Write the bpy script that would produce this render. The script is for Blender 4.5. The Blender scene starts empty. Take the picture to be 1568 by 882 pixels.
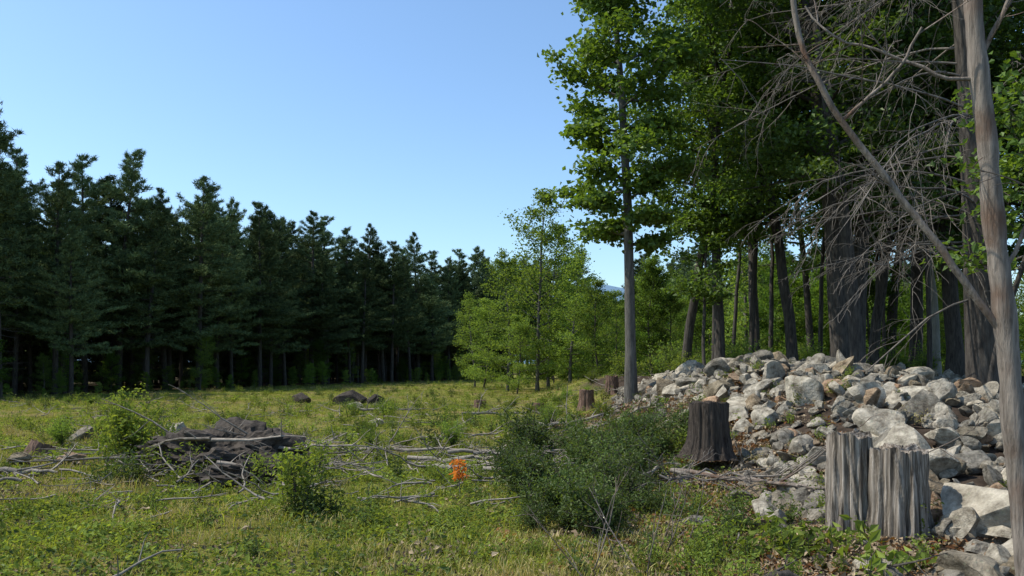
import bpy, math, numpy as np
from mathutils import Vector
R = np.random.default_rng(7)
scene = bpy.context.scene
COL = scene.collection
SUN_AZ, SUN_EL = math.radians(-88), math.radians(54)   # azimuth measured clockwise from +Y

# ------------------------------------------------------------------ helpers
def sm(t):
    t = np.clip(t, 0, 1); return t*t*(3-2*t)
def nz(x, y, f, s=0.0):
    x = x*f; y = y*f
    return (np.sin(x*1.0+1.3*np.sin(y*0.7+s)+s)+np.sin(y*1.1+1.7*np.sin(x*0.6+s*2)+2.1+s)
            + 0.6*np.sin(x*2.3-y*1.9+s*3)+0.4*np.sin(x*3.9+y*4.3+s))/3.0
def edge_x(y):
    return np.interp(y, [4, 6, 8, 10, 13, 17, 21, 25], [2.3, 2.5, 2.5, 2.95, 3.2, 2.9, 2.7, 3.6])
def gz(x, y):
    x = np.asarray(x, float); y = np.asarray(y, float)
    z = -0.011*np.clip(y-5, 0, 110)
    z = z - 0.02*np.clip(y-115, 0, 800)
    z = z + 1.2*sm((x-1)/4)*sm((y-8)/10)*(1-sm((y-32)/40))*(1-.6*sm((x-6)/5)*(1-sm((y-16)/8)))
    H = np.interp(y, [3, 5, 6, 8, 10, 13, 16, 20, 23, 26], [0, .05, .12, .38, .58, .55, .36, .22, .1, 0])
    z = z + H*sm((x-edge_x(y)-.35*(y<9)*sm((9-y)/2))/2.3)*(1-.7*sm((x-6.5)/3))
    z = z + .035*nz(x, y, 1.7, .3)*sm(y/4) + .07*nz(x, y, .35, 1.1)*np.exp(-np.maximum(y-60,0)/60)
    return z
def G(x,y): return float(gz(x,y))

class Acc:
    def __init__(s): s.V=[]; s.F=[]; s.n=0
    def add(s, v, f, mat=0, rnd=None, smooth=False):
        v = np.asarray(v, float).reshape(-1, 3); f = np.asarray(f, int)
        if rnd is None: rnd = np.full(len(f), .5)
        s.V.append(v); s.F.append((f+s.n, mat, np.asarray(rnd, float), smooth)); s.n += len(v)
    def mesh(s, name, mats):
        me = bpy.data.meshes.new(name)
        V = np.concatenate(s.V)
        me.vertices.add(len(V)); me.vertices.foreach_set("co", V.astype(np.float32).ravel())
        loops=[]; starts=[]; mi=[]; rn=[]; smo=[]; p=0
        for f, m, r, so in s.F:
            k=f.shape[1]; n=len(f)
            loops.append(f.ravel()); starts.append(p+np.arange(n)*k); p+=n*k
            mi.append(np.full(n, m)); rn.append(r); smo.append(np.full(n, so))
        loops=np.concatenate(loops); starts=np.concatenate(starts)
        me.loops.add(len(loops)); me.loops.foreach_set("vertex_index", loops.astype(np.int32))
        me.polygons.add(len(starts)); me.polygons.foreach_set("loop_start", starts.astype(np.int32))
        me.polygons.foreach_set("material_index", np.concatenate(mi).astype(np.int32))
        me.polygons.foreach_set("use_smooth", np.concatenate(smo))
        me.update(calc_edges=True); me.validate()
        rr=np.concatenate(rn)
        a=me.attributes.new("rnd", 'FLOAT', 'FACE')
        if len(a.data)==len(rr): a.data.foreach_set("value", rr.astype(np.float32))
        for m in mats: me.materials.append(m)
        return me
def obj(name, me, loc=(0,0,0), rot=(0,0,0), sc=(1,1,1), parent=None):
    o = bpy.data.objects.new(name, me); COL.objects.link(o)
    o.location=loc; o.rotation_euler=rot
    o.scale = sc if hasattr(sc,'__len__') else (sc,sc,sc)
    if parent: o.parent=parent
    return o

def tube(acc, pts, rad, sides=6, mat=0, rnd=.5, cap=False):
    pts=np.asarray(pts,float); n=len(pts); rad=np.broadcast_to(np.asarray(rad,float),(n,))
    t=np.gradient(pts,axis=0); t/=np.linalg.norm(t,axis=1,keepdims=True)+1e-9
    m=t.mean(0); ref=np.array([1.,0,0]) if abs(m[0])<.6*np.linalg.norm(m)+1e-9 else np.array([0,1.,0])
    a=np.cross(t,ref); a/=np.linalg.norm(a,axis=1,keepdims=True)+1e-9
    b=np.cross(t,a)
    th=np.arange(sides)*2*np.pi/sides
    v=pts[:,None,:]+rad[:,None,None]*(np.cos(th)[None,:,None]*a[:,None,:]+np.sin(th)[None,:,None]*b[:,None,:])
    i=np.arange(n-1)[:,None]*sides; j=np.arange(sides)[None,:]; j2=(j+1)%sides
    f=np.stack([i+j,i+j2,i+sides+j2,i+sides+j],-1).reshape(-1,4)
    acc.add(v.reshape(-1,3),f,mat,np.full(len(f),rnd),True)
def wander(p,d,L,n,jit=.1,grav=0.,rng=R):
    p=np.array(p,float); d=np.array(d,float); d/=np.linalg.norm(d); out=[p.copy()]
    for k in range(n):
        d=d+rng.normal(0,jit,3)+np.array([0,0,grav]); d/=np.linalg.norm(d)
        p=p+d*L/n; out.append(p.copy())
    return np.array(out)
def at(pts,t):
    t=np.clip(t,0,.9999)*(len(pts)-1); i=int(t); f=t-i
    return pts[i]*(1-f)+pts[i+1]*f, pts[i+1]-pts[i]
def leaves(acc,C,size,mat,rng,upbias=.8,aspect=.62,droop=.25,szvar=.3):
    C=np.asarray(C,float); n=len(C)
    if n==0: return
    N=rng.normal(0,.55,(n,3)); N[:,2]+=upbias; N/=np.linalg.norm(N,axis=1,keepdims=True)
    D=rng.normal(0,1,(n,3)); D[:,2]-=droop; D-=N*(D*N).sum(1,keepdims=True); D/=np.linalg.norm(D,axis=1,keepdims=True)+1e-9
    S=np.cross(N,D); L=(size*(1+rng.uniform(-szvar,szvar,n)))[:,None]; W=L*aspect
    b=C-D*L*.5; tip=C+D*L*.5-N*L*.1
    l=C-D*L*.02+S*W*.5+N*L*.12; r=C-D*L*.02-S*W*.5+N*L*.12
    v=np.stack([b,r,tip,l],1).reshape(-1,3); k=np.arange(n)[:,None]*4
    f=np.concatenate([k+[[0,1,2]],k+[[0,2,3]]],1).reshape(-1,3)
    acc.add(v,f,mat,np.repeat(rng.random(n),2))

# ------------------------------------------------------------------ materials
def newmat(name):
    m=bpy.data.materials.new(name); m.use_nodes=True; nt=m.node_tree; nt.nodes.clear()
    return m,nt,nt.nodes.new('ShaderNodeOutputMaterial')
def leafmat(name,ca,cb,trans=.4,gloss=.03,tcol=None,vary=.35,rough=.5):
    m,nt,out=newmat(name); N=nt.nodes.new; L=nt.links.new
    at_=N('ShaderNodeAttribute'); at_.attribute_name='rnd'
    mx=N('ShaderNodeMix'); mx.data_type='RGBA'; L(at_.outputs['Fac'],mx.inputs[0])
    mx.inputs[6].default_value=(*ca,1); mx.inputs[7].default_value=(*cb,1)
    oi=N('ShaderNodeObjectInfo'); mr=N('ShaderNodeMapRange'); L(oi.outputs['Random'],mr.inputs[0])
    mr.inputs[3].default_value=1-vary; mr.inputs[4].default_value=1+vary
    mu=N('ShaderNodeVectorMath'); mu.operation='SCALE'; L(mx.outputs[2],mu.inputs[0]); L(mr.outputs[0],mu.inputs['Scale'])
    df=N('ShaderNodeBsdfDiffuse'); L(mu.outputs[0],df.inputs[0]); last=df.outputs[0]
    if trans>0:
        tr=N('ShaderNodeBsdfTranslucent'); tm=N('ShaderNodeVectorMath'); tm.operation='MULTIPLY'
        L(mu.outputs[0],tm.inputs[0]); tm.inputs[1].default_value=tcol or (1.9,1.75,.6); L(tm.outputs[0],tr.inputs[0])
        m1=N('ShaderNodeMixShader'); m1.inputs[0].default_value=trans; L(df.outputs[0],m1.inputs[1]); L(tr.outputs[0],m1.inputs[2]); last=m1.outputs[0]
    if gloss>0:
        gl=N('ShaderNodeBsdfGlossy'); gl.inputs['Roughness'].default_value=rough; gl.inputs[0].default_value=(.8,.85,.7,1)
        m2=N('ShaderNodeMixShader'); m2.inputs[0].default_value=gloss; L(last,m2.inputs[1]); L(gl.outputs[0],m2.inputs[2]); last=m2.outputs[0]
    L(last,out.inputs[0]); return m
def woodmat(name,ca,cb,scale=(9,9,1.3),bump=.6,cc=None,mid=None):
    m,nt,out=newmat(name); N=nt.nodes.new; L=nt.links.new
    tc=N('ShaderNodeTexCoord'); mp=N('ShaderNodeMapping'); mp.inputs['Scale'].default_value=scale; L(tc.outputs['Object'],mp.inputs[0])
    n1=N('ShaderNodeTexNoise'); n1.inputs['Scale'].default_value=2.2; n1.inputs['Detail'].default_value=7; n1.inputs['Roughness'].default_value=.65; L(mp.outputs[0],n1.inputs[0])
    cr=N('ShaderNodeValToRGB'); cr.color_ramp.elements[0].position=.33; cr.color_ramp.elements[1].position=.68
    cr.color_ramp.elements[0].color=(*ca,1); cr.color_ramp.elements[1].color=(*cb,1)
    if mid: k=cr.color_ramp.elements.new(.47); k.color=(*mid,1)
    L(n1.outputs[0],cr.inputs[0]); last=cr.outputs[0]
    if cc:
        n2=N('ShaderNodeTexNoise'); n2.inputs['Scale'].default_value=2.6; n2.inputs['Detail'].default_value=4; L(tc.outputs['Object'],n2.inputs[0])
        mr=N('ShaderNodeMapRange'); mr.inputs[1].default_value=.5; mr.inputs[2].default_value=.68; L(n2.outputs[0],mr.inputs[0])
        mx=N('ShaderNodeMix'); mx.data_type='RGBA'; L(mr.outputs[0],mx.inputs[0]); L(last,mx.inputs[6]); mx.inputs[7].default_value=(*cc,1); last=mx.outputs[2]
    bs=N('ShaderNodeBsdfPrincipled'); bs.inputs['Roughness'].default_value=.9; bs.inputs['Specular IOR Level'].default_value=.2
    L(last,bs.inputs['Base Color'])
    bp=N('ShaderNodeBump'); bp.inputs['Strength'].default_value=bump; bp.inputs['Distance'].default_value=.03; L(n1.outputs[0],bp.inputs['Height']); L(bp.outputs[0],bs.inputs['Normal'])
    L(bs.outputs[0],out.inputs[0]); return m
def rockmat(name):
    m,nt,out=newmat(name); N=nt.nodes.new; L=nt.links.new
    tc=N('ShaderNodeTexCoord'); oi=N('ShaderNodeObjectInfo')
    ad=N('ShaderNodeVectorMath'); ad.operation='ADD'; L(tc.outputs['Object'],ad.inputs[0])
    cm=N('ShaderNodeCombineXYZ'); mm=N('ShaderNodeMath'); mm.operation='MULTIPLY'; mm.inputs[1].default_value=40; L(oi.outputs['Random'],mm.inputs[0]); L(mm.outputs[0],cm.inputs[0]); L(cm.outputs[0],ad.inputs[1])
    n1=N('ShaderNodeTexNoise'); n1.inputs['Scale'].default_value=1.8; n1.inputs['Detail'].default_value=9; n1.inputs['Roughness'].default_value=.7; L(ad.outputs[0],n1.inputs[0])
    cr=N('ShaderNodeValToRGB'); e=cr.color_ramp.elements; e[0].position=.34; e[0].color=(.115,.096,.074,1); e[1].position=.68; e[1].color=(.58,.52,.43,1)
    k=e.new(.5); k.color=(.33,.295,.24,1); L(n1.outputs[0],cr.inputs[0])
    tint=N('ShaderNodeValToRGB'); t=tint.color_ramp.elements; t[0].position=0; t[0].color=(.45,.45,.45,1); t[1].position=1; t[1].color=(1.0,.70,.54,1)
    q=t.new(.3); q.color=(.92,.91,.89,1); q=t.new(.6); q.color=(1.2,1.17,1.1,1); q=t.new(.75); q.color=(.72,.71,.70,1); q=t.new(.9); q.color=(.66,.6,.5,1)
    L(oi.outputs['Random'],tint.inputs[0])
    mu=N('ShaderNodeMix'); mu.data_type='RGBA'; mu.blend_type='MULTIPLY'; mu.inputs[0].default_value=1; L(cr.outputs[0],mu.inputs[6]); L(tint.outputs[0],mu.inputs[7])
    n3=N('ShaderNodeTexVoronoi'); n3.inputs['Scale'].default_value=5; L(ad.outputs[0],n3.inputs[0])
    mr=N('ShaderNodeMapRange'); mr.inputs[1].default_value=.12; mr.inputs[2].default_value=.26; mr.inputs[3].default_value=.4; mr.inputs[4].default_value=0; L(n3.outputs[0],mr.inputs[0])
    m2=N('ShaderNodeMix'); m2.data_type='RGBA'; L(mr.outputs[0],m2.inputs[0]); L(mu.outputs[2],m2.inputs[6]); m2.inputs[7].default_value=(.33,.33,.23,1)
    bs=N('ShaderNodeBsdfDiffuse'); L(m2.outputs[2],bs.inputs[0])
    n2=N('ShaderNodeTexNoise'); n2.inputs['Scale'].default_value=7; n2.inputs['Detail'].default_value=9; n2.inputs['Roughness'].default_value=.65; L(ad.outputs[0],n2.inputs[0])
    bp=N('ShaderNodeBump'); bp.inputs['Strength'].default_value=.9; bp.inputs['Distance'].default_value=.045; L(n2.outputs[0],bp.inputs['Height']); L(bp.outputs[0],bs.inputs['Normal'])
    L(bs.outputs[0],out.inputs[0]); return m

M_leafA=leafmat('maple_leaf',(.054,.096,.019),(.115,.185,.036),.43,.03)
M_leafB=leafmat('oak_leaf_dark',(.036,.068,.016),(.074,.124,.026),.38,.03)
M_leafC=leafmat('birch_leaf_light',(.105,.16,.042),(.18,.255,.07),.45,0)
M_leafD=leafmat('understory_leaf',(.060,.108,.024),(.12,.195,.042),.45,0,vary=.5)
M_pine=leafmat('pine_needles',(.058,.090,.040),(.145,.185,.075),0,0,vary=.45)
M_grassG=leafmat('grass_green',(.15,.180,.038),(.26,.275,.065),.4,0,vary=.3)
M_grassY=leafmat('grass_dry',(.32,.275,.10),(.48,.40,.18),.3,0,tcol=(1.3,1.2,.7),vary=.25)
M_forb=leafmat('forb_leaf',(.115,.165,.038),(.215,.26,.062),.38,0,vary=.4)
M_bush=leafmat('shrub_leaf',(.048,.078,.023),(.11,.15,.043),.34,.02,vary=.4)
M_fern=leafmat('fern_red',(.18,.08,.04),(.28,.17,.08),.3,0)
M_litter=leafmat('leaf_litter',(.15,.105,.07),(.36,.28,.18),0,0)
M_bark=woodmat('bark_dark',(.030,.025,.021),(.11,.094,.078),bump=.9)
M_barkG=woodmat('bark_grey',(.055,.05,.043),(.16,.145,.125),bump=.7)
M_barkP=woodmat('bark_pale',(.20,.19,.16),(.34,.32,.27),bump=.4)
M_dead=woodmat('deadwood_pale',(.11,.088,.07),(.34,.285,.235),scale=(14,14,1.6),bump=.9,cc=(.15,.09,.06))
M_deadG=woodmat('deadwood_grey',(.12,.10,.08),(.34,.295,.24),scale=(4,4,4),bump=.4)
M_twig=woodmat('dead_twigs',(.10,.085,.07),(.22,.19,.16),scale=(4,4,4),bump=.2)
M_stump=woodmat('stump_wood',(.020,.016,.013),(.48,.41,.34),scale=(15,15,.6),bump=1.,mid=(.16,.13,.10))
M_stumpD=woodmat('stump_dark',(.016,.012,.010),(.10,.078,.06),scale=(26,26,1.4),bump=1.)
M_soil=woodmat('root_soil',(.018,.014,.011),(.10,.080,.062),scale=(5,5,5),bump=1.)
M_rock=rockmat('field_stone')

# ------------------------------------------------------------------ world, sun, camera
w=bpy.data.worlds.new("World"); scene.world=w; w.use_nodes=True
nt=w.node_tree; bg=nt.nodes['Background']; sky=nt.nodes.new('ShaderNodeTexSky'); sky.sky_type='NISHITA'
sky.sun_disc=False; sky.sun_elevation=SUN_EL; sky.sun_rotation=SUN_AZ%(2*math.pi); sky.air_density=1.05; sky.dust_density=.9; sky.ozone_density=1.6
tn=nt.nodes.new('ShaderNodeVectorMath'); tn.operation='MULTIPLY'; tn.inputs[1].default_value=(1.15,1.34,1.46)
nt.links.new(sky.outputs[0],tn.inputs[0]); nt.links.new(tn.outputs[0],bg.inputs[0]); bg.inputs[1].default_value=.148
sd=bpy.data.lights.new('sun','SUN'); sd.energy=5; sd.angle=math.radians(.5); sd.color=(1,.955,.85)
so=bpy.data.objects.new('sun',sd); COL.objects.link(so)
dvec=Vector((math.sin(SUN_AZ)*math.cos(SUN_EL),math.cos(SUN_AZ)*math.cos(SUN_EL),math.sin(SUN_EL)))
so.rotation_euler=dvec.to_track_quat('Z','Y').to_euler(); so.location=(0,0,30)
cd=bpy.data.cameras.new('camera'); cam=bpy.data.objects.new('camera',cd); COL.objects.link(cam)
cam.location=(0,0,1.6); cam.rotation_euler=(math.radians(90),0,0); cd.lens=28; cd.sensor_width=36; cd.shift_y=.0695; cd.clip_end=20000; cd.clip_start=.05
scene.camera=cam
scene.view_settings.view_transform='Standard'; scene.view_settings.look='None'; scene.view_settings.exposure=0

# ------------------------------------------------------------------ ground
def warp(n,fine,far):
    t=np.linspace(-1,1,n); return np.sinh(t*fine)/np.sinh(fine)*far
xs=warp(420,8.6,5000)+3; ys=warp(460,8.6,5000)+9
X,Y=np.meshgrid(xs,ys); Z=gz(X,Y)
g=Acc(); nx=len(xs); ny=len(ys)
i=np.arange(ny-1)[:,None]*nx; j=np.arange(nx-1)[None,:]
F=np.stack([i+j,i+j+1,i+j+1+nx,i+j+nx],-1).reshape(-1,4)
g.add(np.stack([X,Y,Z],-1).reshape(-1,3),F,0,None,True)
m,nt,out=newmat('meadow_ground'); N=nt.nodes.new; L=nt.links.new
tc=N('ShaderNodeTexCoord')
def noise(s,d=6,r=.6):
    n=N('ShaderNodeTexNoise'); n.inputs['Scale'].default_value=s; n.inputs['Detail'].default_value=d; n.inputs['Roughness'].default_value=r; L(tc.outputs['Object'],n.inputs[0]); return n.outputs[0]
def ramp(src,els):
    c=N('ShaderNodeValToRGB'); e=c.color_ramp.elements; e[0].position=els[0][0]; e[0].color=(*els[0][1],1); e[1].position=els[-1][0]; e[1].color=(*els[-1][1],1)
    for p,cc in els[1:-1]: k=e.new(p); k.color=(*cc,1)
    L(src,c.inputs[0]); return c.outputs[0]
grass=ramp(noise(.35,8,.7),[(.3,(.12,.15,.035)),(.48,(.19,.195,.052)),(.6,(.26,.215,.09)),(.75,(.20,.15,.09))])
fine=ramp(noise(14,6,.7),[(.3,(.35,.35,.35)),(.65,(1.25,1.2,1.1))])
mu=N('ShaderNodeMix'); mu.data_type='RGBA'; mu.blend_type='MULTIPLY'; mu.inputs[0].default_value=1; L(grass,mu.inputs[6]); L(fine,mu.inputs[7])
soil=ramp(noise(6,8,.7),[(.3,(.030,.023,.018)),(.6,(.080,.06,.046)),(.8,(.14,.11,.08))])
sx=N('ShaderNodeAttribute'); sx.attribute_name='soil'
mx=N('ShaderNodeMix'); mx.data_type='RGBA'; L(sx.outputs['Fac'],mx.inputs[0]); L(mu.outputs[2],mx.inputs[6]); L(soil,mx.inputs[7])
bs=N('ShaderNodeBsdfDiffuse'); L(mx.outputs[2],bs.inputs[0])
bp=N('ShaderNodeBump'); bp.inputs['Strength'].default_value=.8; bp.inputs['Distance'].default_value=.06; L(noise(18,6,.7),bp.inputs['Height']); L(bp.outputs[0],bs.inputs['Normal']); L(bs.outputs[0],out.inputs[0])
gm=g.mesh('meadow_ground',[m])
def soilmask(x,y):
    a=sm((x-edge_x(y)+.9)/1.0)*sm((42-y)/6)
    fl=(y-44)-(x+26)*3.09      # forest edge line
    b=sm(fl/8+.3)*sm((x+140)/20)*(x<0)
    return np.clip(a+b*.9,0,1)
a=gm.attributes.new('soil','FLOAT','POINT'); a.data.foreach_set('value',soilmask(X,Y).ravel().astype(np.float32))
obj('ground',gm)

# distant hill
h=Acc(); t=np.linspace(-1,1,120); hy=np.linspace(0,1,8)
HX=np.repeat((t*2600+300)[None],8,0); prof=1.0*(150+235*np.exp(-((t-.03)/.22)**2)+150*np.exp(-((t-.5)/.3)**2)+10*np.sin(t*31)+6*np.sin(t*57))
HZ=-20+prof[None]*np.sin(hy*np.pi/2)[:,None]; HY=3200+900*hy[:,None]+0*HX
i=np.arange(7)[:,None]*120; j=np.arange(119)[None,:]
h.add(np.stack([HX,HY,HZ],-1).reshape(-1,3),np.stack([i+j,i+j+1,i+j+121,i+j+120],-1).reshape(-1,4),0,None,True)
obj('distant_hill',h.mesh('distant_hill',[woodmat('hazy_forest_hill',(.13,.21,.29),(.16,.25,.34),scale=(.01,.01,.01),bump=0)]))  # aerial haze painted into the hill's pale blue base colours

# ------------------------------------------------------------------ instancer
def templ(cname,meshes):
    c=bpy.data.collections.new(cname)
    for k,me in enumerate(meshes):
        o=bpy.data.objects.new(f"{cname}_{k:02d}",me); c.objects.link(o)
    return c
def scatter(name,coll,P,rot,scl,idx):
    n=len(P); me=bpy.data.meshes.new(name); me.vertices.add(n); me.vertices.foreach_set('co',np.asarray(P,np.float32).ravel())
    a=me.attributes.new('rot','FLOAT_VECTOR','POINT'); a.data.foreach_set('vector',np.asarray(rot,np.float32).ravel())
    scl=np.asarray(scl,np.float32)
    if scl.ndim==1: scl=np.repeat(scl[:,None],3,1)
    a=me.attributes.new('scl','FLOAT_VECTOR','POINT'); a.data.foreach_set('vector',scl.ravel())
    a=me.attributes.new('idx','INT','POINT'); a.data.foreach_set('value',np.asarray(idx,np.int32))
    o=obj(name,me); md=o.modifiers.new('instances','NODES')
    ng=bpy.data.node_groups.new(name,'GeometryNodeTree'); md.node_group=ng
    ng.interface.new_socket('Geometry',in_out='INPUT',socket_type='NodeSocketGeometry'); ng.interface.new_socket('Geometry',in_out='OUTPUT',socket_type='NodeSocketGeometry')
    N=ng.nodes.new; L=ng.links.new
    gi=N('NodeGroupInput'); go=N('NodeGroupOutput'); ip=N('GeometryNodeInstanceOnPoints'); ci=N('GeometryNodeCollectionInfo')
    ci.inputs['Collection'].default_value=coll; ci.inputs['Separate Children'].default_value=True; ci.inputs['Reset Children'].default_value=True
    def na(nm,ty):
        x=N('GeometryNodeInputNamedAttribute'); x.data_type=ty; x.inputs['Name'].default_value=nm
        return [s for s in x.outputs if s.enabled and s.name=='Attribute'][0]
    er=N('FunctionNodeEulerToRotation'); L(na('rot','FLOAT_VECTOR'),er.inputs[0])
    L(gi.outputs[0],ip.inputs['Points']); L(ci.outputs[0],ip.inputs['Instance']); ip.inputs['Pick Instance'].default_value=True
    L(na('idx','INT'),ip.inputs['Instance Index']); L(er.outputs[0],ip.inputs['Rotation']); L(na('scl','FLOAT_VECTOR'),ip.inputs['Scale'])
    L(ip.outputs[0],go.inputs[0]); return o
def zrot(n,tilt=.08):
    return np.stack([R.normal(0,tilt,n),R.normal(0,tilt,n),R.uniform(0,6.283,n)],1)

# ------------------------------------------------------------------ tree generators
def decid(seed,H,r,crown0=.3,spread=3.,nl=30,lpt=70,ls=.12,leafm=None,barkm=None,sway=.03,lean=(0,0),nt=7,asleaf=.75,trunk=None,flat=.1,low_elev=.1,sig=.17,asp=.7):
    rng=np.random.default_rng(seed); a=Acc()
    if trunk is None: tp=wander((0,0,-.2),(lean[0],lean[1],1),H,14,sway,.02,rng)
    else: tp=np.asarray(trunk,float)
    tt=np.linspace(0,1,len(tp)); rad=r*(1-tt)**.75*.92+.012; rad[0]*=1.35
    tube(a,tp,rad,9,0)
    C=[]
    for k in range(nl):
        s=(k+rng.random())/nl; t=crown0+(1-crown0)*s
        p,d=at(tp,t); az=k*2.4+rng.normal(0,.4); el=low_elev+ .85*s+rng.normal(0,.12)
        Lb=spread*(math.sin(math.pi*(.2+.72*s))**.7)*rng.uniform(.55,1.2)
        lp=wander(p,(math.cos(az)*math.cos(el),math.sin(az)*math.cos(el),math.sin(el)),Lb,6,.11,.02,rng)
        r1=max(.012,r*(1-t)**.75*.42+.006); tube(a,lp,np.linspace(r1,.006,7),4,0)
        for q in range(nt):
            u=.22+.78*(q+rng.random())/nt; pp,dd=at(lp,u); dd=dd/np.linalg.norm(dd)
            sd_=np.cross(dd,(0,0,1)); sd_/=np.linalg.norm(sd_)+1e-9; sg=1 if q%2 else -1
            td=dd*rng.uniform(.3,1)+sd_*sg*rng.uniform(.5,1)+np.array([0,0,rng.normal(.05,.2)])
            lt=Lb*rng.uniform(.22,.45)*(1.15-.5*u)+.15
            tw=wander(pp,td,lt,3,.15,-.02,rng); tube(a,tw,np.linspace(.009,.003,4),3,0)
            m=int(lpt*rng.uniform(.4,1.3)); uu=rng.uniform(.1,1.05,m)*3; ii=np.clip(uu.astype(int),0,2); ff=(uu-ii)[:,None]
            c=tw[ii]*(1-ff)+tw[ii+1]*ff; c=c+rng.normal(0,1,(m,3))*np.array([sig,sig,flat])*(.6+lt)
            C.append(c)
    leaves(a,np.concatenate(C),ls,1,rng,asleaf,asp)
    return a.mesh('tree_%d'%seed,[barkm or M_bark,leafm or M_leafA])

def pine(seed,H=17.,r=.2,crown0=.36,Lmax=2.9,K=8,wd=.025,dens=17):
    rng=np.random.default_rng(seed); a=Acc()
    tp=wander((0,0,-.2),(0,0,1),H,12,.014,.02,rng); tt=np.linspace(0,1,13)
    tube(a,tp,r*(1-tt)**.8+.02,7,0)
    for k in range(40):
        t=rng.uniform(.07,crown0+.12); p,_=at(tp,t); az=rng.uniform(0,6.28)
        b=wander(p,(math.cos(az),math.sin(az),rng.normal(-.05,.15)),rng.uniform(.5,1.9),4,.12,-.02,rng); tube(a,b,np.linspace(.022,.005,5),3,0)
    nw=int(rng.integers(23,31)); C=[];Dr=[]; ax=rng.uniform(0,6.28)
    for k in range(nw):
        s=k/(nw-1); t=crown0+(1-crown0)*s*.985; nb=int(rng.integers(4,8)) if s<.9 else 4
        wl=rng.uniform(.6,1.2)
        for q in range(nb):
            az=rng.uniform(0,6.28); p,_=at(tp,t)
            Lb=(Lmax*(1-s)**.62*(.62+.38*min(1,s*5))+.35)*wl*rng.uniform(.45,1.3)*(1+.22*math.cos(az-ax))
            el=-.08+.7*s**1.5+rng.normal(0,.12)
            b=wander(p,(math.cos(az)*math.cos(el),math.sin(az)*math.cos(el),math.sin(el)),Lb,5,.08,.06,rng)
            tube(a,b,np.linspace(.035*(1-s)+.012,.006,6),3,0)
            m=int(dens*Lb)+5; uu=(.22+.78*rng.random(m)**.8)*4.999; ii=uu.astype(int); ff=(uu-ii)[:,None]
            c=b[ii]*(1-ff)+b[ii+1]*ff; d=(b[-1]-b[0])/np.linalg.norm(b[-1]-b[0])
            sdv=np.array([-d[1],d[0],0]); wdt=.30*Lb*.5+.07
            c=c+sdv*(rng.normal(0,1,m)*wdt*.7)[:,None]; c[:,2]+=rng.normal(.03,.06,m)
            C.append(c); Dr.append(np.repeat(d[None],m,0))
    C=np.concatenate(C); Dr=np.concatenate(Dr); n=len(C)*K
    c=np.repeat(C,K,0)+rng.normal(0,.05,(n,3)); d=np.repeat(Dr,K,0)*.5+rng.normal(0,.6,(n,3)); d[:,2]+=.30; d/=np.linalg.norm(d,axis=1,keepdims=True)
    s=np.cross(d,rng.normal(0,1,(n,3))); s/=np.linalg.norm(s,axis=1,keepdims=True); Ln=rng.uniform(.15,.32,n)[:,None]
    v=np.stack([c-s*wd,c+s*wd,c+d*Ln],1).reshape(-1,3)
    a.add(v,np.arange(n*3).reshape(-1,3),1,np.repeat(rng.random(len(C)),K))
    return a.mesh('pine_%d'%seed,[M_bark,M_pine])

PINES=[pine(11,17,.2,.32,3.0),pine(12,17.5,.2,.28,3.4),pine(13,16.5,.18,.36,2.8),pine(14,18,.22,.24,3.5),pine(15,16,.17,.30,2.6),pine(21,17,.19,.28,3.1),pine(22,15.5,.2,.26,3.6),pine(23,17.5,.17,.4,2.8)]
PLOW=[pine(16,15.5,.18,.04,3.1,5,.045,15),pine(17,14.5,.17,.05,3.4,5,.045,15)]
NP=len(PINES)
edge=[(-25.3,40,16.2),(-28.5,43,16.0),(-23.6,43.5,10.5),(-25.9,46,13.4),(-27,49,14.6),(-25.2,52,16.2),(-22.9,51,12.8),(-24,57,14.6),(-21.2,55,14.8),(-20.6,60,15.6),(-22.9,63,16.),(-21,58,12),(-18.9,64,12.5),
 (-19.3,62.5,14.),(-18.6,67,15.3),(-20.7,70,16.5),(-17.6,72,15.4),(-16.2,71,12.8),(-17.6,78,16.4),(-15.6,79,17.),(-14,77,13.),(-15.2,85,16.4),(-13.4,86,17.),(-12.2,84,15),(-12.6,91,16.6),(-11,90,14.4),(-10.8,96,17.4),(-9,95,14.6),(-9.3,101,16.4),(-7.4,101,17),(-7.0,107,16),(-5.4,106,14.8),(-4.6,112,17),(-2.6,112,15.2)]
for k,(x,y,hh) in enumerate(edge):
    s=hh/17; x-=.5; w_=s*R.uniform(.9,1.15)
    obj('pine_tree',PINES[(k*3+k//5)%NP],(x,y,G(x,y)),(R.normal(0,.015),R.normal(0,.015),R.uniform(0,6.28)),(w_,w_*R.uniform(.9,1.1),s*(.97)))
P=[];S=[];I=[]
for row in range(1,8):
    yy=28.
    while yy<150:
        x=-26+(yy-44)/3.09-row*3.1+R.normal(0,1.3)-.7; y=yy+row*1.2+R.normal(0,1.2)
        P.append((x,y,G(x,y))); S.append(R.uniform(.72,.94)); I.append(R.integers(0,NP) if row<3 else R.integers(NP,NP+2) if R.random()<.75 else R.integers(0,NP)); yy+=R.uniform(2.6,4.2)
for row in range(4):
    x=-8.
    while x<70:
        yb=120+row*5+R.normal(0,1.5); gap=.085<x/yb<.145
        P.append((x+R.normal(0,.6),yb,-1.5)); S.append(R.uniform(.66,.76) if gap else R.uniform(.95,1.22)); I.append(R.integers(0,NP+2))
        x+=R.uniform(2.4,3.8)
P=np.array(P); n=len(P); print('pines',n); S=np.array(S)
scatter('pine_forest',templ('pine_templates',PINES+PLOW),P,zrot(n,.015),np.stack([S*R.uniform(.95,1.3,n),S*R.uniform(.95,1.3,n),S],1),I)

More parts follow.
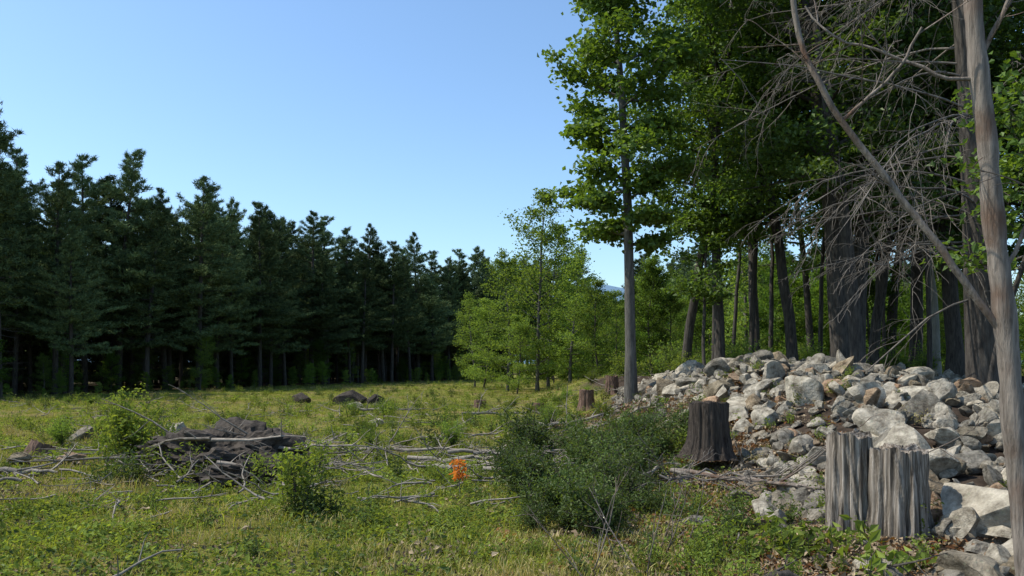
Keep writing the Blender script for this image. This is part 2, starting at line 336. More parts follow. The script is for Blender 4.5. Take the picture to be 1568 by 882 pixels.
T_big=[decid(31,17,.26,.30,4.2,40,88,.15,M_leafB,M_bark,sig=.16,flat=.09),decid(32,16,.2,.33,3.6,36,88,.14,M_leafA,M_bark,sway=.05,sig=.16,flat=.09),decid(33,18,.3,.26,4.4,42,88,.15,M_leafB,M_bark,sway=.04,sig=.16,flat=.09)]
T_small=[decid(41,8,.09,.12,2.0,32,38,.13,M_leafC,M_barkG,sway=.04),decid(42,6.5,.07,.08,1.8,28,40,.12,M_leafC,M_bark,sway=.06),decid(43,9.5,.10,.10,2.2,34,38,.14,M_leafC,M_barkG,sway=.04)]
T_und=[decid(44,8,.08,.2,2.1,30,40,.15,M_leafD,M_bark,sway=.06),decid(45,6.,.06,.1,2.0,28,40,.14,M_leafD,M_bark,sway=.07),decid(46,13,.085,.5,1.9,24,45,.15,M_leafD,M_bark,sway=.05)]
def tree(name,me,x,y,s=1.,rz=None,lean=(0,0)):
    return obj(name,me,(x,y,G(x,y)-.05),(lean[0],lean[1],R.uniform(0,6.28) if rz is None else rz),s)
tr=np.array([[0,0,-.2],[-.02,0,1.5],[-.05,0,3.2],[-.08,.05,5],[-.17,.05,6.6],[-.25,0,8],[-.38,0,9.5],[-.42,0,11],[-.4,0,12.5],[-.35,.1,14]])
tree('maple_tree',decid(52,14,.15,.27,2.0,46,100,.14,M_leafA,M_barkG,trunk=tr,flat=.085,nt=7,low_elev=-.12,sig=.15,asp=.85),3.0,20,1,0)
for nm,me,x,y,s in [('birch_tree',T_small[2],1.6,50,1.27),('birch_tree',T_small[0],-.3,52,1.1),('maple_sapling',T_small[1],-2.0,56,.95),('birch_tree',T_small[0],3.5,48,.98),
   ('maple_sapling',T_small[1],5.1,46,.85),('birch_tree',T_small[2],2.6,57,1.2),('maple_sapling',T_small[0],-3.0,64,.9),('maple_sapling',T_small[1],6.9,52,.9),('birch_tree',T_small[2],10.5,60,1.),('maple_sapling',T_small[1],.3,47,.7),
   ('maple_sapling',T_small[1],5.9,58,1.05),('maple_sapling',T_small[0],4.4,60,.95),('maple_sapling',T_small[1],7.6,66,1.1)]:
    tree(nm,me,x,y,s)
for x,y,k,s,ln in [(5.6,26,1,.85,(0,.07)),(6.3,24,1,.88,(0,-.03)),(8.6,28,1,.95,(0,.02)),(8.5,24,1,.92,(0,.0)),(9.1,22,2,1.0,(0,-.02)),(9.75,22.6,0,1.,(0,.05)),(8.65,20,1,.93,(0,0)),
   (15.2,30,0,1.,(0,0)),(14.5,26,2,.95,(0,.03)),(12.2,27,1,.95,(0,0)),(17.5,25,0,.9,(0,0)),(19,31,2,1.,(0,0)),(22,27,1,1.,(0,0)),(16,20,1,.9,(0,0)),(26,34,0,1,(0,0)),(13.5,36,1,.9,(0,0)),
   (17.5,37,2,.9,(0,0)),(21,38,0,.95,(0,0))]:
    tree('oak_tree' if k!=1 else 'maple_tree',T_big[k],x,y,s,None,ln)
tree('birch_tree',decid(61,15,.17,.5,3,24,60,.13,M_leafC,M_barkP),14.9,28,1)
for x,y in [(6.9,27.5),(7.6,25.2),(10.6,25),(11.3,29),(12.8,24.5),(13.6,30),(10.,31),(16.2,27.5),(18.3,28),(9.4,34),(15.6,33.5)]:
    tree('young_maple_tree',T_und[2],x,y,R.uniform(.85,1.1),None,(R.normal(0,.04),R.normal(0,.05)))
tree('maple_sapling',decid(62,5.2,.045,.45,1.4,16,26,.13,M_leafA,M_bark,sway=.05,flat=.06),7.9,13.2,1,.5)
tree('maple_sapling',decid(63,5.6,.05,.4,1.3,15,28,.14,M_leafA,M_bark,sway=.05,flat=.06),5.6,23,1,.5)
P=[]
for k in range(75):
    y=R.uniform(36,68); x=R.uniform(.16,.85)*y; P.append((x,y,G(x,y)))
P=np.array(P); n=len(P); TS=templ('sapling_templates',T_und+T_small)
scatter('woodland_understory',TS,P,zrot(n,.04),R.uniform(.5,.95,n),R.choice([0,1,0,1,0,4,5],n))
P=[];S=[]
for k in range(105):
    y=R.uniform(78,112); x=R.uniform(.02,.95)*y if k<85 else R.uniform(.07,.16)*y
    P.append((x,y,G(x,y))); S.append(R.uniform(.75,1.) if .07<x/y<.155 else R.uniform(.9,1.35))
P=np.array(P); n=len(P)
scatter('distant_treeline',templ('tall_sapling_templates',T_small+T_und),P,zrot(n,.02),np.array(S),R.integers(0,5,n))
P=[];S=[]
for k in range(95):
    yy=R.uniform(38,112); off=R.uniform(-3,4.); x=-26+(yy-44)/3.09+off; P.append((x,yy,G(x,yy))); S.append(R.uniform(.12,.5)*(1.1 if off<2 else .5))
P=np.array(P); n=len(P)
scatter('forest_edge_saplings',TS,P,zrot(n,.05),np.array(S),R.choice([0,1,3,4],n))

# ------------------------------------------------------------------ dead branches
def deadlimb(a,p,d,L,r,rng,mat=0,sub=8,lev=2,jit=.1,grav=-.03,sides=5,subl=.4):
    b=wander(p,d,L,8 if lev>1 else 5,jit,grav,rng); n=len(b); tube(a,b,np.linspace(r,max(.0025,r*.2),n),sides if lev>1 else 3,mat)
    if lev>0:
        for q in range(sub):
            u=.15+.85*(q+rng.random())/sub; pp,dd=at(b,u); dd/=np.linalg.norm(dd)
            nd=dd*rng.uniform(.5,1)+rng.normal(0,.45,3)
            deadlimb(a,pp,nd,L*subl*rng.uniform(.4,1)*(1.2-.6*u),max(.003,r*.4),rng,mat,max(2,sub-3),lev-1,jit*1.2,grav*1.2,3,subl=subl)
a=Acc(); rng=np.random.default_rng(70)
tp=wander((0,0,-.3),(-.03,0,1),15,12,.015,.02,rng); tube(a,tp,.28*(1-np.linspace(0,1,13))**.6+.03,12,0)
for k in range(36):
    t=rng.uniform(.15,.66); p,_=at(tp,t); az=rng.normal(math.pi+.25,.5) if k<30 else rng.uniform(0,6.28)
    deadlimb(a,p,(math.cos(az),math.sin(az),rng.uniform(-.1,.4)),rng.uniform(2.8,5.8),.024,rng,1,11,2,.09,-.08)
me=a.mesh('dead_limbed_hemlock',[M_bark,M_twig]); x,y=8.9,15
obj('hemlock_tree',me,(x,y,G(x,y)))
a=Acc(); rng=np.random.default_rng(71)
def poly(pts,sub=4):
    pts=np.array(pts,float); o=[]
    for k in range(len(pts)-1):
        p0=pts[max(k-1,0)];p1=pts[k];p2=pts[k+1];p3=pts[min(k+2,len(pts)-1)]
        for t in np.arange(sub)/sub:
            o.append(.5*((2*p1)+(-p0+p2)*t+(2*p0-5*p1+4*p2-p3)*t*t+(-p0+3*p1-3*p2+p3)*t**3))
    o.append(pts[-1]); return np.array(o)
tp=poly([(3.27,5,-.1),(3.24,5,.3),(3.16,5,1.1),(3.1,5,1.8),(3.02,5,2.5),(2.985,5.,2.95),(2.93,5,3.4),(2.89,5,3.9),(2.9,5.05,4.6),(2.95,5.1,5.5)],6)
n=len(tp); rr=np.linspace(.075,.045,n)*(1+.07*np.sin(np.arange(n)*1.1)+.06*rng.normal(0,1,n)); rr[:4]*=1.25; tube(a,tp,rr,14,0)
for pts,r0,r1 in [([(3.1,5,1.72),(2.93,5.02,1.98),(2.72,5.05,2.3),(2.5,5.1,2.62),(2.3,5.12,2.9),(2.12,5.15,3.15),(1.98,5.15,3.4),(1.87,5.2,3.7),(1.8,5.2,4.2)],.024,.018),
                  ([(2.13,5.15,3.14),(2.25,5.1,3.25),(2.4,5.1,3.38),(2.5,5.05,3.52),(2.57,5.,3.68)],.012,.008),
                  ([(2.95,5,3.36),(2.75,5.03,3.37),(2.55,5.1,3.5),(2.35,5.15,3.6),(2.1,5.2,3.7),(1.95,5.3,3.95)],.014,.006),
                  ([(2.92,5,3.45),(3.05,4.95,3.75),(3.15,4.9,4.1)],.018,.01),
                  ([(3.05,5,2.1),(3.2,4.95,2.4),(3.28,4.9,2.9),(3.35,4.9,3.4)],.016,.009)]:
    q=poly(pts,3); tube(a,q+rng.normal(0,.005,q.shape),np.linspace(r0,r1,len(q)),7,0)
    for _ in range(5):
        pp,dd=at(q,rng.uniform(.2,1)); deadlimb(a,pp,dd/np.linalg.norm(dd)+rng.normal(0,.6,3),rng.uniform(.2,.7),.006,rng,0,4,1,.1,-.02)
obj('dead_tree',a.mesh('dead_tree',[M_dead]))

# ------------------------------------------------------------------ stones
def ico(sub):
    import bmesh
    bm=bmesh.new(); bmesh.ops.create_icosphere(bm,subdivisions=sub,radius=1); v=np.array([x.co[:] for x in bm.verts]); f=np.array([[q.index for q in x.verts] for x in bm.faces]); bm.free(); return v,f
IV,IF=ico(4)
def stone(seed,planes=13,flat=.62,mat=None):
    rng=np.random.default_rng(seed); v=IV.copy()
    for k in range(planes):
        n=rng.normal(0,1,3); n/=np.linalg.norm(n); d=rng.uniform(.40,.82); e=v@n-d; v=v-n[None]*(np.maximum(e,0)*.98)[:,None]
    for f,am in ((2.3,.035),(5.5,.018),(12,.009)):
        ph=rng.uniform(0,6,9); v=v*(1+am*(np.sin(v[:,0]*f+ph[0]+2*np.sin(v[:,1]*f*.7+ph[3]))+np.sin(v[:,1]*f+ph[1]+2*np.sin(v[:,2]*f*.8+ph[4]))+np.sin(v[:,2]*f+ph[2])))[:,None]
    v*=np.array([rng.uniform(.8,1.2),rng.uniform(.6,.95),flat*rng.uniform(.65,1.2)])/.85
    a=Acc(); a.add(v,IF,0,None,True); me=a.mesh('stone_%d'%seed,[mat or M_rock]); me.set_sharp_from_angle(angle=math.radians(24))
    return me
STONES=[stone(100+k,int(8+k%6)) for k in range(16)]
stumps=[(3.2,6.9,.45),(2.72,11,.42),(3.15,6.2,.35),(2.55,10.2,.3)]
pts=[];sc=[]
tries=0
while len(pts)<3300 and tries<20000:
    tries+=1
    y=5.0+20*R.random(); x=R.uniform(2.0,13)
    e=float(edge_x(y)); off=abs(R.normal(0,.3))
    if x<e-.15+off-.1: continue
    if y>22.5 and R.random()<.5: continue
    if x>.72*y+1.5: continue
    if any((x-a_)**2+(y-b_)**2<c_*c_ for a_,b_,c_ in stumps): continue
    s=min(.36,.1*math.exp(R.normal(.1,.52)))
    if x<e+.4: s=min(s,.16)
    pts.append((x,y,G(x,y)+s*.3+R.random()*.1)); sc.append(s)
pts=np.array(pts);n=len(pts); S=np.array(sc)
scatter('stone_pile',templ('stone_templates',STONES),pts,np.stack([R.normal(0,.6,n),R.normal(0,.6,n),R.uniform(0,6.28,n)],1),S,R.integers(0,16,n))
for x,y,z,s,k,rz in [(3.98,6.6,.1,.46,0,.3),(3.05,5.5,0,.25,3,1.2),(3.5,5.6,0,.27,5,2.),(4.0,7.7,0,.36,6,.7),(2.62,5.75,0,.17,7,0),(3.2,8.8,0,.3,8,2.2),(4.4,9.2,0,.36,9,1.),(5.6,11,0,.36,2,.4),(1.75,7.6,0,.16,4,1.),(4.9,7.3,0,.34,10,.5),(3.9,13.5,0,.33,1,2.5),(2.5,7.7,0,.26,12,.5),(2.75,8.3,0,.24,9,2),(3.8,10.5,0,.3,11,.9)]:
    obj('boulder',STONES[k],(x,y,G(x,y)+s*.3+z),(R.normal(0,.15),R.normal(0,.15),rz),s)
for x,y,s,k in [(-7.9,19,.3,2),(-7.0,12.6,.22,5),(-9.2,17,.35,6),(-3.6,21,.25,7),(-7.6,12.2,.2,9),(-5.9,30,.5,3)]:
    obj('field_rock',STONES[k],(x,y,G(x,y)+.12),(0,.1,R.uniform(0,6)),(s,s,s*.8))
dm=stone(180,16,.8,M_soil)
for x,y,s in [(-6.9,34,.75),(-5.9,34.3,.5),(-9.6,36,.5)]:
    obj('uprooted_root_mass',dm,(x,y,G(x,y)+.16),(0,0,R.uniform(0,6)),(s*1.1,s,s*.9))

# ------------------------------------------------------------------ stumps
def stump_part(a,cx,cy,r,h,seed,mat=0,nf=13,tilt=0,gro=.10,flare=.35,ell=1.,jag=.03):
    rng=np.random.default_rng(seed); nth=144; nzr=30; th=np.arange(nth)*2*np.pi/nth; zz=np.linspace(0,1,nzr)
    ph=rng.uniform(0,6,6)
    g_=np.abs(np.sin(th*nf/2+ph[0]+1.1*np.sin(th*2+ph[1])))**.5; g2=np.sin(th*nf*1.7+ph[2])*.35+np.sin(th*nf*2.9+ph[3])*.25
    top=h*(1+jag*np.sin(th*2+ph[4])+jag*.7*np.sin(th*7+ph[5])+jag*.4*rng.normal(0,1,nth))
    V=[]
    for z in zz:
        lob=1+.4*np.sin(th*5+ph[5])
        rr=r*(1+flare*lob*math.exp(-z*5.5)+.04*np.sin(z*5+th*2+ph[1]))*(1-gro+(gro*1.3*g_+gro*.45*g2)*(1.1-.75*z**2)+gro*z**2*.5)+.006*np.sin(z*17+th*6+2*np.sin(th*9+z*6))
        V.append(np.stack([cx+rr*np.cos(th)*ell+tilt*z*h,cy+rr*np.sin(th),-.1+(top+.1)*z],1))
    outer=V[-1]; cen=np.array([cx+tilt*h,cy,0])
    for q,dz in ((.93,-.002),(.75,-.012),(.5,-.02),(.25,-.012),(.02,-.02)):
        w_=cen+(outer-cen)*[q,q,1]; w_[:,2]=outer[:,2]*q+h*(1-q)+dz+rng.normal(0,.004,nth); V.append(w_)
    V=np.array(V); rows=len(V); i=np.arange(rows-1)[:,None]*nth; j=np.arange(nth)[None]; j2=(j+1)%nth
    f=np.stack([i+j,i+j2,i+nth+j2,i+nth+j],-1).reshape(-1,4)
    a.add(V.reshape(-1,3),f,mat,None,False)
a=Acc(); stump_part(a,-.19,.12,.18,1.06,5,tilt=-.01,nf=9,gro=.17,flare=.85,jag=.02); stump_part(a,.13,-.06,.235,.95,6,nf=10,tilt=.01,gro=.16,flare=.6,ell=1.03,jag=.02)
obj('tree_stump',a.mesh('split_stump',[M_stump]),(3.17,6.9,-.12))
a=Acc(); stump_part(a,0,0,.27,.66,9,nf=10,flare=.4,gro=.12,jag=.02); obj('tree_stump',a.mesh('dark_stump',[M_stumpD]),(2.72,11,.34))
a=Acc(); stump_part(a,0,0,.22,.5,10,nf=9); me=a.mesh('small_stump',[woodmat('stump_reddish',(.07,.04,.03),(.22,.14,.10),scale=(20,20,2))])
obj('tree_stump',me,(2.2,23.5,G(2.2,23.5)+.1)); obj('tree_stump',me,(3.2,25.5,G(3.2,25.5)+.1),(0,0,1),(.9,.9,1))
obj('tree_stump',me,(-8.4,13.9,G(-8.4,13.9)-.2),(0,.5,1),(1,1,.9))
obj('tree_stump',me,(-1.2,30,G(-1.2,30)-.1),(0,0,2),(1,1,.8)); obj('tree_stump',me,(.9,27,G(.9,27)-.1),(0,0,3),(.9,.9,.9))

# ------------------------------------------------------------------ brush pile left
root=bpy.data.objects.new('brush_pile',None); COL.objects.link(root)
a=Acc(); v,f=ico(5); rng=np.random.default_rng(80)
keep=v.copy(); d=1+.16*np.sin(v[:,0]*5+2*np.sin(v[:,1]*4))+.12*np.sin(v[:,1]*7+v[:,2]*6)+.07*np.sin(v[:,0]*17+v[:,1]*13)+.05*np.sin(v[:,2]*29+v[:,0]*23)+.03*rng.normal(0,1,len(v))
v=v*d[:,None]*np.array([1.15,.85,.52]); a.add(v,f,0,None,False)
v2=keep*d[::-1][:,None]*np.array([.8,.55,.28])+np.array([.85,-1.5,-.10]); a.add(v2,f,0,None,False)
bx,by=-4.25,12.2
obj('earth_mound',a.mesh('earth_mound',[M_soil]),(bx,by,G(bx,by)+.12),parent=root)
a=Acc()
for k in range(70):
    p=np.array([bx+rng.normal(.25,1.0),by+rng.normal(-.6,.75),0]); rr_=math.hypot((p[0]-bx)/1.3,(p[1]-by)/1.); p[2]=G(p[0],p[1])+rng.uniform(.08,.3+.4*max(0,1-rr_))
    az=rng.choice([rng.normal(0,.7),rng.normal(math.pi,.7),rng.uniform(0,6.28)])
    deadlimb(a,p,(math.cos(az),math.sin(az),rng.normal(-.02,.18)),rng.uniform(.3,1.2),rng.uniform(.006,.026),rng,0,6,1,.18,-.05)
for p,d_,L_,r_ in [((-4.9,11.9,.4),(-.8,0,.42),1.4,.022),((-3.9,11.9,.45),(-.9,0,.5),1.3,.018),((-5.2,11.6,.2),(-1,-.2,.0),2.0,.035),((-3.5,11.8,.3),(.8,-.6,-.05),1.4,.03),((-4.3,11.3,.45),(1,-.2,-.1),1.5,.035),((-4.2,11.1,.5),(-1,.1,0),1.4,.035),((-3.3,12,.35),(1,0,-.05),1.6,.03),((-4,10.8,.2),(.9,-.3,.05),1.2,.03)]:
    deadlimb(a,p,d_,L_,r_,rng,0,5,1,.1,-.02)
obj('branches',a.mesh('brush_branches',[M_deadG]),parent=root)

rng=np.random.default_rng(90)
def fallen(x,y,az,L,r,lift=.12,sub=6,mat=M_deadG,nm='fallen_branch'):
    a=Acc(); b=wander((0,0,0),(math.cos(az),math.sin(az),0),L,10,.09,0,rng); b[:,2]=0
    for q in b: q[2]=G(x+q[0],y+q[1])+lift+rng.normal(0,.02)
    tube(a,b,np.linspace(r,r*.4,len(b))*(1+.1*rng.normal(0,1,len(b))),7,0)
    for k in range(sub):
        pp,dd=at(b,rng.uniform(.1,1)); dd/=np.linalg.norm(dd); deadlimb(a,pp,dd+rng.normal(0,.5,3)+np.array([0,0,.25]),rng.uniform(.3,.35*L+.3),r*.4,rng,0,4,1,.1,-.03)
    obj(nm,a.mesh(nm,[mat]),(x,y,0))
for q in [(-3.2,14.6,-.42,3.4,.04,.13),(-1.7,13.0,-.2,2.4,.04,.12),(-1.2,11.9,-.25,1.9,.045,.10),(-1.1,13.6,-.1,2.4,.04,.12),(-.5,11.2,-.4,1.3,.04,.10),(-.2,14.5,.1,2.,.035,.12),(-1.9,16.5,.5,1.8,.04,.14),(1.2,17,.2,2.,.04,.2),
          (-7.6,11.2,-.05,1.3,.05,.1),(-6.4,10.4,-2.9,1.,.025,.08),(-4.6,8.4,.1,.5,.012,.06),(.9,13.4,.5,1.5,.03,.16),(-1.5,24,.3,2.5,.05,.15),(-5,26,0,2,.05,.15),(.4,19.5,-.4,2.4,.05,.16),(-.6,12.3,.15,1.7,.03,.2),(.2,13.2,-.3,1.8,.03,.2)]: fallen(*q)
fallen(2.0,10.0,-1.05,2.9,.035,.22,14,M_dead); fallen(2.0,9.9,-.55,1.5,.022,.2,12,M_deadG); fallen(1.9,10.2,-2.2,1.3,.02,.2,10,M_deadG)
fallen(2.4,9.4,-2.6,1.6,.014,.28,14,M_twig); fallen(1.7,9.2,-.3,1.2,.014,.25,14,M_twig)
fallen(1.55,5.45,.22,1.2,.04,.06,2,M_bark,'fallen_log')
SK=[]
for k in range(7):
    a=Acc(); rg=np.random.default_rng(300+k); b=wander((0,0,.05),(1,0,.05),rg.uniform(.4,1.1),6,.14,0,rg); tube(a,b,np.linspace(.014,.005,7),4,0)
    for q in range(3):
        pp,dd=at(b,rg.uniform(.1,.9)); tube(a,wander(pp,dd/np.linalg.norm(dd)+rg.normal(0,.6,3)+[0,0,.3],rg.uniform(.1,.35),3,.15,0,rg),[.006,.005,.004,.002],3,0)
    SK.append(a.mesh('stick_%d'%k,[M_deadG]))
y=np.concatenate([R.uniform(8,34,280),R.normal(12.8,2.3,260)]); x=np.concatenate([R.uniform(-.62,.2,280)*y[:280],R.uniform(-7.5,2.4,260)])
n=len(x); scatter('fallen_sticks',templ('stick_templates',SK),np.stack([x,y,gz(x,y)+.05],1),zrot(n,.12),R.uniform(.5,1.3,n),R.integers(0,7,n))
a=Acc()
for k in range(9):
    deadlimb(a,(rng.normal(0,.2),rng.normal(0,.25),-.03),(rng.normal(-.1,.35),rng.normal(0,.2),1),rng.uniform(.5,.95),.007,rng,0,5,1,.07,.0)
obj('bare_twig_shrub',a.mesh('bare_twigs',[M_dead]),(.95,5.9,0))

# ------------------------------------------------------------------ low vegetation templates
def tuft(seed,nb,h,rad,mat,wd=.006,lean=.5):
    rng=np.random.default_rng(seed); a=Acc(); n=nb
    b=np.stack([rng.normal(0,rad,n),rng.normal(0,rad,n),np.full(n,-.01)],1); az=rng.uniform(0,6.28,n); hh=h*rng.uniform(.45,1.15,n); ln=hh*lean*rng.uniform(.2,1.4,n)
    d=np.stack([np.cos(az),np.sin(az),0*az],1); s=np.stack([-np.sin(az+rng.normal(0,.7,n)),np.cos(az),0*az],1)*wd*.5
    mid=b+d*(ln*.35)[:,None]; mid[:,2]+=hh*.6; tip=b+d*ln[:,None]; tip[:,2]+=hh*rng.uniform(.75,1.,n)
    v=np.stack([b-s,b+s,mid+s*.9,mid-s*.9,tip],1).reshape(-1,3); k=np.arange(n)[:,None]*5
    r=rng.random(n); a.add(v,k+[[0,1,2,3]],0,r); a.F.append((k+a.n-len(v)+np.array([[3,2,4]]),0,r,False))
    return a.mesh('tuft_%d'%seed,[mat])
def forb(seed,n,rad,h,ls,mat):
    rng=np.random.default_rng(seed); a=Acc(); C=np.stack([rng.normal(0,rad,n),rng.normal(0,rad,n),h*rng.random(n)**1.2+.01],1)
    leaves(a,C,ls,0,rng,.9,.6); return a.mesh('forb_%d'%seed,[mat])
def weed(seed,h,mat,ls=.06,stems=4,npl=26):
    rng=np.random.default_rng(seed); a=Acc(); C=[]
    for k in range(stems):
        b=wander((rng.normal(0,.05),rng.normal(0,.05),-.02),(rng.normal(0,.3),rng.normal(0,.3),1),h*rng.uniform(.6,1.1),6,.1,.02,rng); tube(a,b,np.linspace(.005,.002,7),3,1)
        for q in range(npl):
            p,_=at(b,rng.uniform(.12,1.)); C.append(p+rng.normal(0,1,3)*np.array([.055,.055,.02])*(h/.5)**.5)
    leaves(a,np.array(C),ls,0,rng,.7,.45,.3); return a.mesh('weed_%d'%seed,[mat,M_bark])
def bush(seed,rad,h,n,ls,mat,tw=M_bark,stems=16):
    rng=np.random.default_rng(seed); a=Acc(); C=[]
    for k in range(stems):
        az=rng.uniform(0,6.28); o=rng.uniform(.1,1.)*rad/h
        b=wander((0,0,-.03),(math.cos(az)*o,math.sin(az)*o,1),h*rng.uniform(.6,1.2)*math.sqrt(1+o*o*.6),6,.13,0,rng); tube(a,b,np.linspace(.009,.003,7),3,1)
        for j_ in range(6):
            p,d=at(b,rng.uniform(.3,1)); t=wander(p,d/np.linalg.norm(d)+rng.normal(0,.7,3),h*.38,3,.15,0,rng); tube(a,t,[.003]*4,3,1)
            m=n//(stems*6); u=rng.integers(0,4,m); C.append(t[u]+rng.normal(0,.04,(m,3)))
    leaves(a,np.concatenate(C),ls,0,rng,.6,.5); return a.mesh('bush_%d'%seed,[mat,tw])
T=[tuft(1,34,.09,.10,M_grassG),tuft(2,34,.07,.11,M_grassG),tuft(3,40,.14,.09,M_grassG),tuft(4,34,.10,.10,M_grassY),tuft(5,34,.20,.07,M_grassY),forb(6,34,.11,.06,.038,M_forb),forb(7,28,.12,.09,.048,M_forb),forb(8,44,.12,.045,.028,M_forb),forb(9,20,.12,.02,.05,M_litter),forb(10,34,.11,.08,.04,M_bush)]
CT=templ('grass_templates',T)
n=37000; t0=math.log(1+(2/8)**2); t1=math.log(1+(115/8)**2)
y=8*np.sqrt(np.exp(R.uniform(t0,t1,n))-1); x=R.uniform(-1,1,n)*(.74*y+1.5)
sm_=soilmask(x,y); keepm=R.random(n)>sm_*1.05; keepm&=((x-bx)/1.2)**2+((y-by)/.9)**2>1; keepm&=((x-bx-.9)/1.0)**2+((y-by+1.5)/.6)**2>1
bare=nz(x,y,1.3,4.1)+.5*nz(x,y,3.7,2.2); keepm&=~((bare>.6)&(R.random(n)<.65))
x=x[keepm];y=y[keepm];n=len(x)
pn=nz(x,y,.6,.5)+.7*nz(x,y,2.1,1.5)+R.normal(0,.25,n)+.15*sm((y-10)/8)
idx=np.where(pn<-.1,R.choice([5,6,7,5,6,0,9],n),np.where(pn<.45,R.choice([0,1,5,7,2,3,8,9],n),np.where(pn<.85,R.choice([3,1,0,3,2,5,7],n),R.choice([8,3,4,8,3,1],n))))
print('grass',n)
scatter('grass',CT,np.stack([x,y,gz(x,y)],1),zrot(n,.12),R.uniform(.55,1.4,n)*(1+.4*sm((y-20)/50)),idx)
W=[weed(21,.32,M_forb,.05),weed(22,.5,M_forb,.06,5),weed(23,.75,M_forb,.07,5,28),weed(24,.45,M_bush,.06,6),weed(25,.45,M_grassY,.035,5,30),weed(26,.3,M_forb,.12,4,7)]
CW=templ('weed_templates',W)
n=2300; y=8*np.sqrt(np.exp(R.uniform(math.log(1+(3/8)**2),math.log(1+(90/8)**2),n))-1); x=R.uniform(-1,1,n)*(.75*y+1.5)
k=(R.random(n)>soilmask(x,y)*.93)&((nz(x,y,.9,2.)+R.normal(0,.3,n)>.0)|(y>16)); x=x[k];y=y[k];n=len(x)
idx=R.choice([0,0,0,1,3,3,4,5,1],n); scl=R.uniform(.4,1.,n)*(.7+.6*sm((y-9)/6))
P=np.stack([x,y,gz(x,y)],1)
ex=[];ei=[];es=[]
def clump(cx,cy,n_,sp,kind,s0,s1):
    for q in range(n_):
        a_,b_=R.normal(cx,sp),R.normal(cy,sp); ex.append((a_,b_,G(a_,b_))); ei.append(kind); es.append(R.uniform(s0,s1))
clump(-2.2,8.2,5,.13,2,.8,1.2); clump(-2.1,8.1,4,.25,3,.7,1.1); clump(2.2,6.2,10,.3,5,.8,1.2); clump(1.9,6.5,12,.35,1,.5,.9); clump(-6.1,12.6,10,.35,2,.9,1.4)
clump(-3.3,10.6,3,.2,2,.5,.8); clump(-8.6,10.5,9,.6,1,.7,1.2); clump(-.6,10.5,8,.3,1,.6,.9); clump(1.3,5.9,7,.3,1,.5,.8); clump(-1.0,7.8,5,.5,1,.5,.8); clump(-5.4,10.6,7,.4,3,.8,1.2); clump(2.7,5.7,4,.15,5,.7,1.)
clump(-2.7,10.2,4,.3,2,.6,.9); clump(2.6,5.9,4,.25,1,.4,.7); clump(-2.2,13.5,4,.3,2,.6,.9); clump(-6.6,15,5,.4,3,.8,1.3); clump(-4.4,11.2,5,.5,1,.8,1.2); clump(-5.0,11.6,3,.3,2,.7,1.)
clump(2.1,7.4,12,.3,3,.5,.9); clump(2.3,8.2,8,.25,1,.4,.8); clump(2.4,12.6,8,.35,1,.7,1.1); clump(2.3,15.5,8,.4,3,.7,1.1)
P=np.concatenate([P,np.array(ex)]); idx=np.concatenate([idx,ei]); scl=np.concatenate([scl,es]); n=len(P)
scatter('meadow_weeds',CW,P,zrot(n,.12),scl,idx)
B=[bush(31,.5,.5,1900,.045,M_bush),bush(32,.45,.6,1900,.05,M_bush),bush(33,.55,.42,1900,.042,M_bush)]
CB=templ('bush_templates',B)
P=[];S=[]
for cx,cy,sx_,sy_,n_,s in [(.5,7.9,.4,.45,8,.7),(.9,8.7,.45,.5,9,.8),(1.2,9.7,.5,.6,9,.85),(.3,10.8,.4,.7,6,.8),(.9,12.2,.7,.9,10,1.1),(1.8,11.6,.3,.5,4,.8),(2.1,13.4,.4,.6,4,.9)]:
    for q in range(n_):
        a_,b_=R.normal(cx,sx_),R.normal(cy,sy_); P.append((a_,b_,G(a_,b_))); S.append(s*R.uniform(.5,1.3))
P=np.array(P); n=len(P); scatter('leafy_bush',CB,P,zrot(n,.1),np.array(S),R.integers(0,3,n))
P=[];S=[]
for k in range(50):
    y=R.uniform(13,34); x=R.uniform(-.6,.1)*y if R.random()<.55 else R.uniform(0,.13)*y; P.append((x,y,G(x,y))); S.append(R.uniform(.3,.8))
for k in range(34):
    y=R.uniform(24,36); x=R.uniform(.1,.7)*y; P.append((x,y,G(x,y))); S.append(R.uniform(.8,1.6))
P=np.array(P); n=len(P); BL=[bush(35,.5,.6,1500,.055,M_forb),bush(36,.45,.7,1500,.06,M_leafC)]
scatter('meadow_shrubs',templ('shrub_templates',BL),P,zrot(n,.1),np.array(S),R.integers(0,2,n))
obj('leafy_shrub',bush(37,.5,.95,2200,.065,M_forb),(-6.15,12.7,G(-6.15,12.7)))
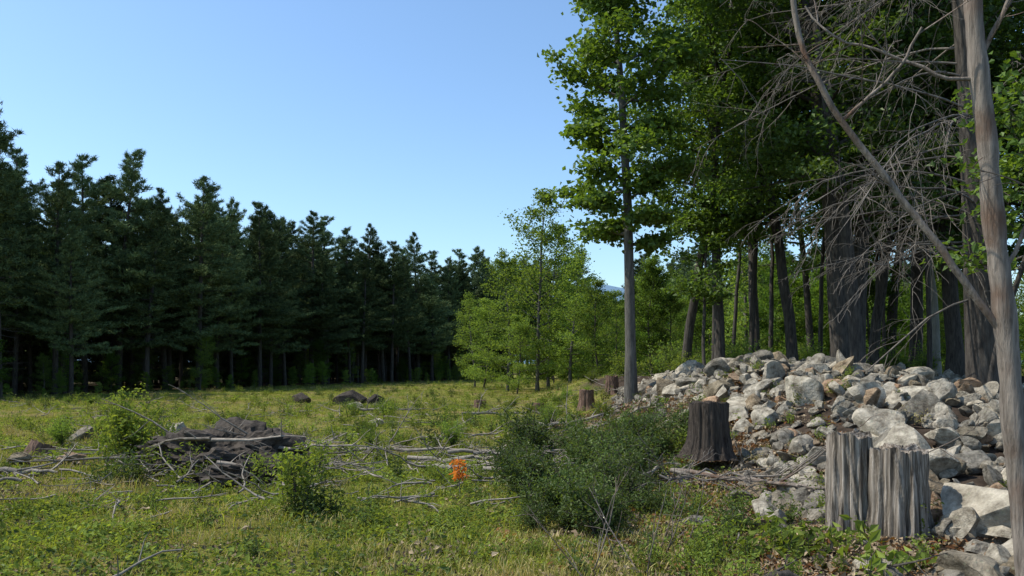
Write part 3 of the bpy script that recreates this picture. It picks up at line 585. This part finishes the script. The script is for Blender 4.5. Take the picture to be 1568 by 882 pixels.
n=6500; y=R.uniform(5,22,n); x=edge_x(y)+R.normal(-.3,.8,n); P=np.stack([x,y,gz(x,y)+.01+.05*(x>edge_x(y))],1)
LT=[forb(41,16,.10,.02,.05,M_litter),forb(42,12,.08,.03,.06,M_fern)]
scatter('leaf_litter',templ('litter_templates',LT),P,zrot(n,.1),R.uniform(.6,1.2,n),R.choice([0,0,0,1],n))
n=110; y=R.uniform(6,20,n); x=edge_x(y)+np.abs(R.normal(0,1.2,n)); P=np.stack([x,y,gz(x,y)+.05],1)
scatter('stone_pile_weeds',CW,P,zrot(n,.12),R.uniform(.4,.8,n),R.choice([0,1,4,0],n))

# ------------------------------------------------------------------ orange flagging
m,nt,out=newmat('orange_flagging'); N=nt.nodes.new; L=nt.links.new
df=N('ShaderNodeBsdfDiffuse'); df.inputs[0].default_value=(.62,.19,.03,1); tr=N('ShaderNodeBsdfTranslucent'); tr.inputs[0].default_value=(.75,.24,.04,1); mx=N('ShaderNodeMixShader'); mx.inputs[0].default_value=.4
L(df.outputs[0],mx.inputs[1]); L(tr.outputs[0],mx.inputs[2]); L(mx.outputs[0],out.inputs[0])
root=bpy.data.objects.new('orange_flagging_marker',None); COL.objects.link(root); fx,fy=-.62,9.2; root.location=(fx,fy,G(fx,fy)+.03)
a=Acc(); tube(a,[(.02,0,-.1),(.01,0,.2),(0,0,.46)],.006,6); obj('stake',a.mesh('stake',[M_deadG]),parent=root)
a=Acc(); rng=np.random.default_rng(95)
for k in range(64):
    az=rng.uniform(0,6.28); z0=rng.uniform(.2,.42); wd_=.13*math.sin(math.pi*min(1,max(.1,(z0-.14)/.36)))
    b=wander((rng.normal(0,.4)*wd_,rng.normal(0,.4)*wd_,z0),(math.cos(az),math.sin(az),rng.uniform(-.6,.5)),rng.uniform(.05,.11),5,.35,-.15,rng)
    s=rng.normal(0,1,3); s/=np.linalg.norm(s); wv=s*.011; v=np.concatenate([b-wv+rng.normal(0,.003,b.shape),b+wv]); q=np.arange(5)
    a.add(v,np.stack([q,q+1,q+7,q+6],1),0,None,True)
obj('ribbon',a.mesh('ribbon',[m]),parent=root)
